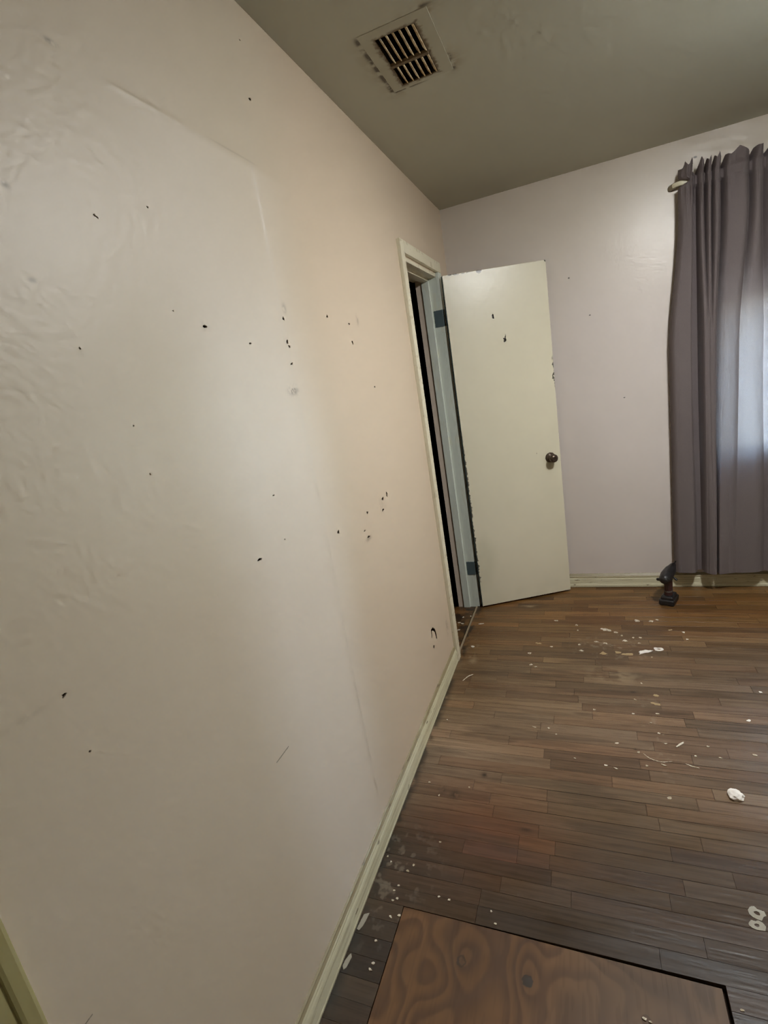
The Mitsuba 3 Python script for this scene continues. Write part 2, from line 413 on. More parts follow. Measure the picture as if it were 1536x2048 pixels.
scene['curtain_cloth'] = {'type': 'principledthin', 'base_color': proc(cloth_color), 'roughness': .75, 'diff_trans': 0.24, 'sheen': .3}
bsdf('black_plastic', (26, 24, 25), rough=0.42)
bsdf('maroon_plastic', (52, 27, 25), rough=0.5)
bsdf('grey_print', (84, 78, 74), rough=0.5)
bsdf('dark_steel', (44, 42, 42), rough=0.35, metal=0.8)
bsdf('lamp_enamel', (220, 214, 200), rough=0.4)
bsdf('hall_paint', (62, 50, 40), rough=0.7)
scene['pane_glass'] = {'type': 'thindielectric'}

# ------------------------------------------------------------------ large structure
OY0, OY1, OZ = 2.411, 3.020, 2.045          # doorway in the left wall
WT = 0.125
HOLES=[(0.7096,1.8376,0.0067,0.0028,-25.0),(0.9183,1.676,0.0072,0.004,0.0),(0.6088,1.63,0.0022,0.0019,0.0),(0.4156,1.1471,0.0048,0.004,-30.0),(0.9198,1.1573,0.009,0.0065,0.0),(1.2398,1.6494,0.0065,0.0058,0.0),(1.2455,1.6379,0.0066,0.0052,0.0),(1.2404,1.5925,0.0079,0.0045,0.0),(1.2433,1.709,0.0077,0.0071,20.0),(1.5132,1.73,0.009,0.0061,20.0),(1.6779,1.6533,0.0087,0.0067,0.0),(1.6754,1.7154,0.0086,0.0041,0.0),(1.068,1.6431,0.0061,0.0023,0.0),(1.5526,1.081,0.0103,0.0072,0.0),(1.7125,1.0883,0.0145,0.0087,0.0),(1.7594,1.0935,0.0101,0.0115,0.0),(1.6987,1.0471,0.012,0.0069,0.0),(1.321,1.0877,0.0095,0.0071,0.0),(1.5067,1.0302,0.0079,0.0039,0.0),(1.5302,1.0003,0.0163,0.0048,0.0),(1.0279,1.2829,0.0052,0.0023,0.0),(1.8159,1.4964,0.0076,0.0036,0.0),(0.5681,1.8471,0.0033,0.003,0.0),(1.2926,2.228,0.0075,0.0031,0.0),(1.2999,2.3545,0.0037,0.0019,0.0),(0.8356,1.8801,0.0026,0.0018,0.0),(0.8359,1.6998,0.0027,0.0019,0.0),(0.6689,1.5013,0.0021,0.0016,0.0),(0.675,1.4146,0.0022,0.0017,0.0),(1.0332,1.1665,0.0043,0.0023,0.0),(0.4232,1.0452,0.0013,0.0014,0.0)]
OUTLET = [LineString([(2.028, .332), (2.0335, .360), (2.056, .357), (2.082, .335), (2.091, .303), (2.093, .286)]).buffer(.0075),
          Polygon([(2.0273, .2866), (2.0485, .2742), (2.042, .2621), (2.0219, .2766)])]


def left_wall():
    w = mf(box(-WT, 0, YB - .12, D + .12, -.02, H))
    w -= mf(box(-WT - .01, .01, OY0, OY1, -.03, OZ))
    rng = random.Random(3)
    for y, z, ry, rz, rot in HOLES:
        if abs(y - .5681) < .001: continue                       # only a smudge
        deep = 0.012 if min(ry, rz) > .0025 else .006
        b = blob(max(ry * .8, .0019), max(rz * .8, .0019), 9, .5, rng, math.radians(rot))
        b = b if b.geom_type == 'Polygon' else max(b.geoms, key=lambda g: g.area)
        m = trimesh.creation.extrude_polygon(b, deep + .01, engine='earcut')
        m.apply_transform([[0, 0, 1, -deep], [1, 0, 0, y], [0, 1, 0, z], [0, 0, 0, 1]])
        w -= mf(m)
    for poly in OUTLET:
        m = trimesh.creation.extrude_polygon(poly, .05, engine='earcut')
        m.apply_transform([[0, 0, 1, -.04], [1, 0, 0, 0], [0, 1, 0, 0], [0, 0, 0, 1]])
        w -= mf(m)
    return tm(w)


put('wall_left', left_wall(), 'left_wall_paint', kind='structure', label='beige painted left wall with nail holes, scuffs and a filled-in doorway')
# window opening in the far wall
WX0, WX1, WZ0, WZ1 = 1.49, 2.75, 0.84, 1.70
w = mf(box(0, XR, D, D + .19, -.02, H)) - mf(box(WX0, WX1, D - .01, D + .20, WZ0, WZ1))
put('wall_far', tm(w), 'far_wall_paint', kind='structure', label='pale lavender grey far wall behind the door and curtain')
put('wall_right', box(XR, XR + .12, YB, D + .14, -.02, H), 'other_wall_paint', kind='structure')
put('wall_back', box(0, XR, YB - .12, YB, -.02, H), 'other_wall_paint', kind='structure')
VX0, VX1, VY0, VY1 = 0.231, 0.350, 1.655, 1.920
w = mf(box(-1.35, XR + .12, YB - .12, D + .14, H, H + .1)) - mf(box(VX0 - .004, VX1 + .004, VY0 - .004, VY1 + .004, H - .01, H + .2))
put('ceiling', tm(w), 'ceiling_paint', kind='structure', label='dull cream textured ceiling with rusty marks round a register')

# floor: dark subfloor, oak strips, plywood patch
put('floor', box(-1.35, XR, YB, D + .1, -.06, -.019), 'subfloor_dark', kind='structure', label='worn oak strip floor with a plywood patch')
PX0, PX1, PY0, PY1 = 0.133, 0.944, -0.1, 1.034


def strip(x0, x1, y0, y1, dz):
    g = .00025; x0 += g; x1 -= g; y0 += g; y1 -= g
    c = .0003
    V = []
    for z, e in ((-.019, 0), (-c + dz, 0), (dz, c)):
        V += [(x0 + e, y0 + e, z), (x1 - e, y0 + e, z), (x1 - e, y1 - e, z), (x0 + e, y1 - e, z)]
    F = []
    for a in (0, 4):
        for k in range(4):
            k2 = (k + 1) % 4
            F += [[a + k, a + k2, a + 4 + k2], [a + k, a + 4 + k2, a + 4 + k]]
    F += [[8, 9, 10], [8, 10, 11]]
    return np.array(V), np.array(F)


def uvs(V, ident, tone):
    lo, hi = V.min(0), V.max(0)
    s = (V - lo) / np.maximum(hi - lo, 1e-9)
    return np.stack([ident + .05 + .9 * s[:, 0], tone + .05 + .9 * s[:, 1]], 1)


# strips that stand out in their row: (y of the row, x from, x to, tone)   1 dark, 2 pale, 3 reddish
SPECIAL = [(2.035, .637, 1.062, 1), (1.645, .734, 1.045, 2), (2.985, .728, 1.147, 2), (2.60, .964, 1.217, 2), (1.290, .265, .438, 3), (1.300, .438, .55, 2),
           (1.25, .536, .90, 1), (2.20, .24, .52, 2), (2.10, .30, .62, 1), (1.80, .10, .35, 2), (1.18, .40, .60, 0), (1.70, .52, .86, 1), (1.48, .32, .52, 2), (2.42, .45, .7, 2)]


def floor_rows():
    rng = random.Random(21)
    out = []                                           # (x0, x1, y0, y1, tone, in_view)
    nrow = int((D + .02 - YB) / PW) + 1
    for r in range(nrow):
        y1 = D - .002 - r * PW; y0 = y1 - PW; ym = (y0 + y1) / 2
        xs = [(0.0 if not (OY0 < ym < OY1) else 0.004, XR)]
        if y0 < PY1 - .02:
            xs = [(0.0, PX0 - .002), (PX1 + .003, XR)]
        sp = sorted([s for s in SPECIAL if y0 <= s[0] < y1], key=lambda s: s[1])
        for xa, xb in xs:
            cuts = [xa]
            tones = []
            here = [s for s in sp if s[1] >= xa - .01 and s[2] <= xb + .01]
            x = xa
            first = True
            while x < xb - 1e-6:
                nxt = next((s for s in here if s[1] >= x - 1e-6), None)
                if nxt and abs(nxt[1] - x) < 1e-6:
                    x2, tone = nxt[2], nxt[3]; here.remove(nxt)
                else:
                    x2 = x + (rng.uniform(.08, .6) if first else rng.uniform(.24, .75))
                    lim = nxt[1] if nxt else xb
                    if lim - x2 < .10: x2 = lim
                    x2 = min(x2, lim); tone = rng.choices([0, 1, 2], [.74, .13, .13])[0]
                first = False
                out.append((x, x2, y0, y1, tone)); x = x2
        if OY0 < ym < OY1:
            out.append((-1.2, -.45, y0, y1, 0)); out.append((-.45, -.012, y0, y1, rng.choice([0, 1])))
    return out


rng = random.Random(5)
stuffV, stuffF, stuffU, off, k = [], [], [], 0, 0
for i, (x0, x1, y0, y1, tone) in enumerate(floor_rows()):
    x0b = max(x0, .0)
    V, F = strip(x0, x1, y0, y1, -rng.uniform(0, .0007))
    U = uvs(V, i + 1, tone)
    view = -.12 < x1 and x0 < .72 + .335 * (y0 - .1) + .05 and y1 > .60 and not (x0 < .12 and y1 < .64)
    if view and k < 290:
        key = 'floor__plank' if k == 0 else f'floor__plank_{k:03d}'
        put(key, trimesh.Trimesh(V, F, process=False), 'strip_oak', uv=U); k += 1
    else:
        stuffV.append(V); stuffF.append(F + off); stuffU.append(U); off += len(V)
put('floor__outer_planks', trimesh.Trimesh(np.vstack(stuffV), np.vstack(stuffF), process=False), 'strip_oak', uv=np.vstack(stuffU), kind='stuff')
PLANKS = k

w = trimesh.creation.extrude_polygon(Polygon([(PX0, PY0), (PX1 - .008, PY0), (PX1 - .006, PY1 - .0085), (PX0 + .5, PY1 - .0055), (PX0 + .16, PY1 - .0012), (PX0, PY1 - .0008)]), .018, engine='earcut')
w.apply_translation([0, 0, -.0195])
put('floor__plywood_patch', w, 'fir_plywood', label='swirl-grained plywood sheet let into the floor')

# baseboards
PROF = [(0, 0), (.015, 0), (.015, .006), (.0135, .010), (.0135, .052), (.0125, .060), (.0105, .066), (.0105, .072), (.0085, .0785), (.0050, .0835), (.0050, .0875), (.0015, .0905), (0, .0905)]
put('baseboard_left', sweep(PROF, (0, .252, .001), (0, 2.352, .001), (1, 0, 0)), 'baseboard_paint', kind='structure', label='cream baseboard with a grimy top edge along the left wall')
PROF2 = [(0, 0), (.015, 0), (.015, .016), (.0125, .021), (.0125, .026), (.0115, .028), (.0115, .056), (.0095, .060), (.0095, .066), (.013, .069), (.013, .078), (.010, .082), (.004, .0905), (0, .0905)]
put('baseboard_far', sweep(PROF2, (0.02, D, .001), (XR, D, .001), (0, -1, 0)), 'baseboard_paint', kind='structure', label='ridged cream baseboard under the curtain along the far wall')
put('baseboard_right', sweep(PROF2, (XR, YB, .001), (XR, D, .001), (-1, 0, 0)), 'baseboard_paint', kind='structure')

# doorway: casing, jambs, stops
def casing(y0, y1, z0, z1, head=False):
    """Flat casing board with an eased, slightly raised outer edge."""
    return rbox(-.002, .018, y0, y1, z0, z1, .0035, 8)


root('trim_1', 'cream casing around the open doorway', kind='structure')
put('trim_1__near_board', casing(2.352, 2.404, 0.0, 2.108), 'trim_paint')
put('trim_1__head_board', casing(2.404, 3.078, 2.053, 2.108), 'trim_paint')
put('trim_1__hinge_board', casing(3.0095, 3.078, 0.0, 2.053), 'jamb_paint')
root('trim_2', 'blue-grey painted jambs and stops lining the doorway', kind='structure')
put('trim_2__near_jamb', box(-WT - .012, .0, OY0 - .004, OY0 + .012, 0, OZ), 'trim_paint')
put('trim_2__head_jamb', box(-WT - .012, .0, OY0, OY1, OZ - .016, OZ + .004), 'trim_paint')
put('trim_2__hinge_jamb', box(-WT + .002, .0, OY1 - .012, OY1 + .006, 0.0, OZ), 'jamb_paint')
put('trim_2__hinge_stop', rbox(-.085, -.043, OY1 - .026, OY1 - .010, 0.0, OZ - .016, .002, 6), 'jamb_paint')
put('trim_2__head_stop', rbox(-.085, -.043, OY0 + .012, OY1 - .026, OZ - .030, OZ - .015, .002, 6), 'trim_paint')
put('trim_2__hall_side_jamb', box(-WT + .003, -.088, OY1 - .0165, OY1 - .011, 0.0, OZ - .016), 'stop_paint')
put('trim_2__threshold_strip', rbox(-.008, .003, OY0 - .006, OY1, -.004, .0022, .001, 6), 'scraped_wood', label='pale scraped strip across the floor of the doorway')
# near casing at the photo's lower left, with its doorway's board
root('trim_3', 'olive cream casing at the near end of the left wall', kind='structure')
put('trim_3__casing_board', rbox(-.002, .018, .150, .245, 0, 2.11, .004, 8), 'old_casing_paint')
put('trim_3__edge_bead', tube([(.012, .243, .01), (.012, .243, 1.05), (.012, .243, 2.10)], .007, 10) if False else rbox(.0, .023, .225, .250, 0, 2.11, .006, 8), 'old_casing_paint')

# hall beyond the doorway
put('wall_hall', trimesh.util.concatenate([box(-1.35, -1.23, YB, 6.1, -.02, H), box(-1.35, 0, 6.0, 6.12, -.02, H), box(-1.35, -WT, 1.5, 1.62, -.02, H), box(-WT, 0, D + .12, 6.12, -.02, H), box(-1.35, 0, D + .14, 6.12, H, H + .1), box(-1.35, 0, D + .1, 6.12, -.06, -.004)]), 'hall_paint', kind='structure')

# ------------------------------------------------------------------ the open door
def door_local(m):
    """Local (d, -t, z) -> world."""
    M = np.eye(4); M[:2, 0] = DU; M[:2, 1] = -DN; M[:2, 3] = DH
    m = m.copy(); m.apply_transform(M)
    return m


def door_slab():
    s = mf(rbox(0, DW, 0, DT, DZ0, DZ1, .0018, 6))
    rng = random.Random(9)
    for d, z, rd, rz, rot in ((.2624, 1.7702, .0055, .016, 5), (.3189, 1.632, .008, .012, 0), (.3235, 1.650, .0035, .014, -12), (.313, 1.641, .003, .004, 0), (.4475, .9459, .002, .002, 0)):
        m = trimesh.creation.extrude_polygon(blob(rd, rz, 10, .3, rng, math.radians(rot)), .02, engine='earcut')
        m.apply_transform([[1, 0, 0, d], [0, 0, 1, -.01], [0, 1, 0, z], [0, 0, 0, 1]])
        m.fix_normals()
        s -= mf(m)
    return door_local(tm(s))


root('door_1', 'cream hollow door standing open against the far wall, chipped at its edges', kind='structure')
put('door_1__slab', door_slab(), 'door_paint')


def lathe(profile, axis_t, seg=28):
    """profile: (radius, distance out from the face); placed at the knob's spot on the door."""
    m = trimesh.creation.revolve(np.array(profile), sections=seg)
    side = axis_t
    M = np.array([[1, 0, 0, .5297], [0, 0, -1 if side > 0 else 1, 0 if side > 0 else DT], [0, 1, 0, .9066], [0, 0, 0, 1]], float)
    m.apply_transform(M); m.fix_normals()
    return door_local(m)


KNOB = [(0, .018), (.0095, .018), (.0095, .030), (.013, .035), (.0215, .041), (.0255, .049), (.0250, .056), (.0205, .0625), (.012, .0655), (.0105, .0648), (0, .0648)]
ROSE = [(0, -.001), (.031, -.001), (.031, .003), (.028, .007), (.020, .011), (.012, .018), (0, .018)]
put('door_1__knob', lathe(KNOB, 1), 'bronze', 40, label='dark bronze round knob')
put('door_1__knob_rose', lathe(ROSE, 1), 'bronze', 40)
BACK = [(a, b * .62) for a, b in KNOB]
put('door_1__knob_001', lathe(BACK, -1), 'bronze', 40)
for i, z in enumerate((1.808, .272)):
    leaf = [rbox(-.036, .016, OY1 - .0150, OY1 - .0115, z - .045, z + .045, .001, 6)]
    kn = trimesh.creation.cylinder(.0062, .09, sections=14); kn.apply_translation([.0165, OY1 - .004, z])
    leaf.append(kn)
    a = rbox(-.0022, .0008, .004, .034, z - .045, z + .045, .0008, 6)
    leaf.append(door_local(a))
    put(num('door_1__hinge', i), trimesh.util.concatenate(leaf), 'hinge_paint', label='painted-over butt hinge' if i == 0 else None)

# ------------------------------------------------------------------ window behind the curtain
def window():
    root('window_1', 'white framed window hidden behind the curtain', kind='structure')
    y0, y1 = D + .09, D + .17
    fr = [box(WX0, WX0 + .04, y0, y1, WZ0, WZ1), box(WX1 - .04, WX1, y0, y1, WZ0, WZ1), box(WX0 + .04, WX1 - .04, y0, y1, WZ0, WZ0 + .04), box(WX0 + .04, WX1 - .04, y0, y1, WZ1 - .04, WZ1)]
    put('window_1__frame', trimesh.util.concatenate(fr), 'white_enamel')
    xm = 2.20
    put('window_1__mullion', box(xm - .02, xm + .02, D + .10, D + .16, WZ0 + .04, WZ1 - .04), 'white_enamel')
    put('window_1__sill', rbox(WX0 - .04, WX1 + .04, D - .022, D + .09, WZ0 - .025, WZ0 + .001, .004, 8), 'white_enamel')
    for i, (a, b) in enumerate(((WX0 + .04, xm - .02), (xm + .02, WX1 - .04))):
        V = np.array([(a, D + .13, WZ0 + .04), (b, D + .13, WZ0 + .04), (b, D + .13, WZ1 - .04), (a, D + .13, WZ1 - .04)])
        put(num('window_1__pane', i), trimesh.Trimesh(V, [[0, 1, 2], [0, 2, 3]], process=False), 'pane_glass')


window()
# ------------------------------------------------------------------ curtain and rod
FX = [  # x of every ridge and valley of the cloth at three heights, and its distance from the wall there
    [1.2307, 1.257, 1.2787, 1.297, 1.311, 1.3262, 1.3455, 1.3604, 1.3753, 1.3922, 1.4196, 1.4488, 1.5005, 1.5374, 1.5617, 1.592, 1.622],
    [1.1792, 1.2053, 1.2662, 1.289, 1.319, 1.3399, 1.3536, 1.3649, 1.374, 1.3831, 1.4011, 1.428, 1.4636, 1.4966, 1.5403, 1.6049, 1.6369],
    [1.1796, 1.211, 1.2679, 1.300, 1.325, 1.3467, 1.3593, 1.3719, 1.3794, 1.3856, 1.3931, 1.4018, 1.4463, 1.483, 1.5554, 1.6265, 1.6732]]
FD = [
    [.060, .100, .104, .050, .048, .104, .052, .104, .052, .104, .034, .102, .106, .042, .102, .046, .100],
    [.030, .098, .104, .018, .014, .104, .106, .090, .090, .086, .044, .088, .094, .074, .092, .066, .090],
    [.036, .095, .100, .050, .046, .110, .120, .124, .126, .122, .050, .122, .112, .100, .104, .062, .086]]
for lv, step in ((0, .082), (1, .088), (2, .092)):
    x = FX[lv][-1]
    kk = 0
    while x < 2.12:
        FX[lv] += [x + .35 * step, x + .72 * step, x + step]
        FD[lv] += [.092, .052 + (.006 if lv == 0 else 0), .095]
        x += step; kk += 1
NF = min(len(f) for f in FX)
FX = np.array([f[:NF] for f in FX]); FD = np.array([f[:NF] for f in FD])


def curtain():
    from scipy.interpolate import PchipInterpolator as Pc
    s = np.linspace(0, 1, NF); ss = np.linspace(0, 1, 18 * (NF - 1) + 1)
    zl = np.array([2.10, 1.41, .26])
    zs = np.concatenate([[2.288, 2.280, 2.270, 2.260, 2.252, 2.246, 2.239, 2.232, 2.225, 2.218, 2.211, 2.204, 2.195, 2.184, 2.170], np.linspace(2.15, .128, 62)])
    xs = np.array([Pc(s, FX[k])(ss) for k in range(3)])

    def folds(dv):                                     # rounded ridges, pinched valleys
        i = np.minimum((ss * (NF - 1)).astype(int), NF - 2); f = ss * (NF - 1) - i
        a, b = dv[i], dv[i + 1]
        return np.where(a > b, a + (b - a) * f ** 2.4, b + (a - b) * (1 - f) ** 2.4)
    ds = np.array([folds(FD[k]) for k in range(3)])
    rows = []
    rngn = np.random.default_rng(4)
    wob = np.interp(ss, s, rngn.uniform(-1, 1, NF))
    for z in zs:
        z0 = z
        zz = min(max(z, zl[-1]), zl[0])
        t = np.interp(zz, zl[::-1], [2, 1, 0])
        a, b = int(min(math.floor(t), 1)), 0
        f = t - a; f = f * f * (3 - 2 * f)
        x = xs[a] * (1 - f) + xs[a + 1] * f; d = ds[a] * (1 - f) + ds[a + 1] * f
        if z > 2.20:                                    # rod pocket and header frill
            mid = .078
            if z > 2.247:
                q = (z - 2.247) / .041
                d = mid + (d - mid) * (1.0 + .8 * q) - .004 * q
                x = x + .006 * wob * q
                z = z + .008 * q * (d - mid) / .03 + .006 * wob * q + .011 * q * (1 - np.abs(np.sin(ss * 82 + np.sin(ss * 23))) * 2)
            else:
                d = np.maximum(mid + (d - mid) * .75, .0695)
        if z0 > 2.05:                                   # gathers fanning out below the rod
            g = min(1, (z0 - 2.05) / .13) ** 1.5
            d = d + .007 * g * np.maximum(np.sin(ss * 165 + 2 * np.sin(ss * 23)), -.6) * (1 if z0 > 2.247 or z0 < 2.20 else .5)
        if z is not None and np.ndim(z) == 0:
            z = np.full_like(x, z)
        d = d + .0035 * np.sin(x * 55 + z * 3) * np.clip((2.0 - z) / .6, 0, 1) * .6
        pin = math.exp(-((z0 - 2.2285) / .012) ** 2) if z0 > 2.15 else 0                # the pocket's end drawn in from the curtain's edge
        x = x + pin * .92 * np.maximum(0, 1.281 - x)
        rows.append(np.stack([x, D - d, z], 1))
    V = np.array(rows); nr, nc, _ = V.shape
    I = np.arange(nr * nc).reshape(nr, nc)
    F = np.concatenate([np.stack([I[:-1, :-1], I[1:, :-1], I[1:, 1:]], -1).reshape(-1, 3), np.stack([I[:-1, :-1], I[1:, 1:], I[:-1, 1:]], -1).reshape(-1, 3)])
    return trimesh.Trimesh(V.reshape(-1, 3), F, process=False)


CM = curtain()
put('curtain', CM, 'curtain_cloth', True, label='taupe grey curtain gathered on a rod over the far window, hanging to the baseboard', cat='curtain')


def rod():
    root('curtain_rod', 'white curved-end rod carrying the grey curtain', 'curtain rod')
    # flat oval bar with a curved return to the wall at either end
    def bar(pts, rz=.0105, rt=.0045):
        m = tube(pts, 1.0, 14)
        c = np.repeat(np.array(pts, float), 14, 0); v = np.array(m.vertices)
        v[:len(c)] = c + (v[:len(c)] - c) * np.array([rt, rt, rz])
        v[len(c):] = [pts[0], pts[-1]]
        m.vertices = v
        return m
    yr, R, x0, x1 = D - .060, .050, 1.205, 2.98
    z = 2.231
    arc = [(x0 + R - R * math.cos(a), yr + R - R * math.sin(a), z) for a in np.linspace(.55, math.pi / 2, 10)]
    arc2 = [(x1 - R + R * math.cos(a), yr + R - R * math.sin(a), z) for a in np.linspace(math.pi / 2, .0, 8)]
    put('curtain_rod__bar', bar(arc + [(1.3 + .1 * i, yr, z) for i in range(17)] + arc2 + [(x1, D - .001, z)]), 'white_enamel', 40)
    e = [(x0 - .004, D - .0005, z - .002), (x0 - .001, D - .014, z - .002), (x0 + .008, D - .030, z - .001), (x0 + .022, D - .044, z)]
    put('curtain_rod__end_bracket', bar(e, .0135, .0075), 'rod_tarnish', 40, label='tarnished bracket at the wall')


rod()

# ------------------------------------------------------------------ ceiling register
def register():
    root('ceiling_vent', 'rusty cream louvred air register in the ceiling by the left wall', 'air vent')
    pl = mf(rbox(.192, .396, 1.612, 1.944, H - .0014, H + .002, .0008, 6)) - mf(box(VX0, VX1, VY0, VY1, H - .02, H + .02))
    put('ceiling_vent__face_plate', tm(pl), 'register_paint')
    ym = 1.800
    dv = rbox(VX0 - .001, VX1 + .001, ym - .007, ym + .007, H - .0065, H + .004, .002, 6)
    put('ceiling_vent__divider', dv, 'register_paint')
    lip = mf(box(VX0 - .004, VX1 + .004, VY0 - .004, VY1 + .004, H + .002, H + .30)) - mf(box(VX0 - .002, VX1 + .002, VY0 - .002, VY1 + .002, H, H + .28))
    lip = lip + mf(box(VX0 - .004, VX1 + .004, VY0 - .004, VY1 + .004, H + .28, H + .30))
    put('ceiling_vent__duct', tm(lip), 'duct_metal')
    n, i = 6, 0
    for ya, yb in ((VY0 + .001, ym - .007), (ym + .007, VY1 - .001)):
        for k in range(n):
            x = VX0 + (k + .62) * (VX1 - VX0) / n
            m = rbox(-.0016, .0016, ya, yb, -.0085, .0085, .0012, 8)
            m.apply_transform(trimesh.transformations.rotation_matrix(math.radians(-38), [0, 1, 0]))
            m.apply_translation([x, 0, H + .0045])
            put(num('ceiling_vent__slat', i), m, 'slat_paint'); i += 1


register()

# ------------------------------------------------------------------ ceiling lamp (out of frame, lights the room)
def lamp():
    root('ceiling_light', 'round flush ceiling lamp with a white rim', 'ceiling light')
    x, y = LAMP_POS
    body = trimesh.creation.revolve(np.array([(0, 0), (.10, 0), (.145, -.012), (.150, -.060), (.146, -.064), (.128, -.064), (.126, -.055), (0, -.055)]), sections=40)
    body.apply_translation([x, y, H]); body.fix_normals()
    put('ceiling_light__rim', body, 'lamp_enamel', 30)
    prof = [(0, -.1055)] + [(LAMP_R * math.sin(a), -.0555 - .05 * math.cos(a)) for a in np.linspace(.12, math.pi / 2, 12)] + [(0, -.0555)]
    disc = trimesh.creation.revolve(np.array(prof), sections=40); disc.apply_translation([x, y, H]); disc.fix_normals()
    put('ceiling_light__diffuser', disc, 'lamp_enamel', emitter={'type': 'area', 'radiance': {'type': 'rgb', 'value': LAMP_RADIANCE}})


lamp()

# ------------------------------------------------------------------ drill on the floor
def drill():
    root('cordless_drill', 'black cordless drill standing upright on its battery beside the curtain', 'drill')
    M = trimesh.transformations.rotation_matrix(math.radians(-22), [0, 0, 1]); M[:3, 3] = [1.122, 3.092, 0]
    def p(name, m, mat, sm=35, **k):
        m = m.copy(); m.apply_transform(M); put('cordless_drill__' + name, m, mat, sm, **k)
    house = hull([((0, -.068, .176), .030), ((0, -.03, .181), .034), ((0, .045, .183), .031), ((0, .060, .186), .025)], 24)
    house = house + hull([((0, -.02, .16), .026), ((0, .02, .16), .024), ((0, 0, .142), .021)], 16)
    p('motor_housing', tm(house), 'black_plastic')
    nose = hull([((0, .060, .188), .024), ((0, .082, .190), .021)], 20) + hull([((0, .082, .190), .021), ((0, .112, .193), .014)], 20)
    p('chuck', tm(nose), 'dark_steel')
    bit = trimesh.creation.cylinder(.004, .05, sections=8); bit.apply_transform(trimesh.transformations.rotation_matrix(math.pi / 2, [1, 0, 0])); bit.apply_translation([0, .138, .196])
    p('bit', bit, 'dark_steel')
    hd = hull([((0, .0, .150), .022), ((0, -.008, .09), .0205), ((0, -.006, .055), .021), ((0, .012, .055), .018), ((0, .016, .14), .016)], 18)
    p('handle', tm(hd), 'maroon_plastic', label='dark maroon grip')
    band = hull([((0, -.0065, .074), .0228), ((0, .0135, .074), .0195), ((0, -.0065, .080), .0226), ((0, .0135, .080), .0193)], 18) ^ manifold3d.Manifold.cube([.2, .2, .009], True).translate([0, 0, .077])
    p('grip_band', tm(band), 'grey_print', label='grey band round the grip')
    p('trigger', rbox(-.008, .008, .022, .036, .108, .138, .004, 8), 'black_plastic')
    bat = mf(rbox(-.040, .040, -.055, .062, .0, .034, .008, 10)) + mf(rbox(-.033, .033, -.044, .050, .026, .052, .009, 10))
    p('battery', tm(bat), 'black_plastic')
    p('side_knob', tm(hull([((-.028, -.05, .160), .007), ((-.043, -.046, .158), .0085)], 14)), 'black_plastic')
    p('belt_clip', tm(hull([((.030, .0, .160), .005), ((.043, -.002, .150), .0065)], 12)), 'black_plastic')


drill()

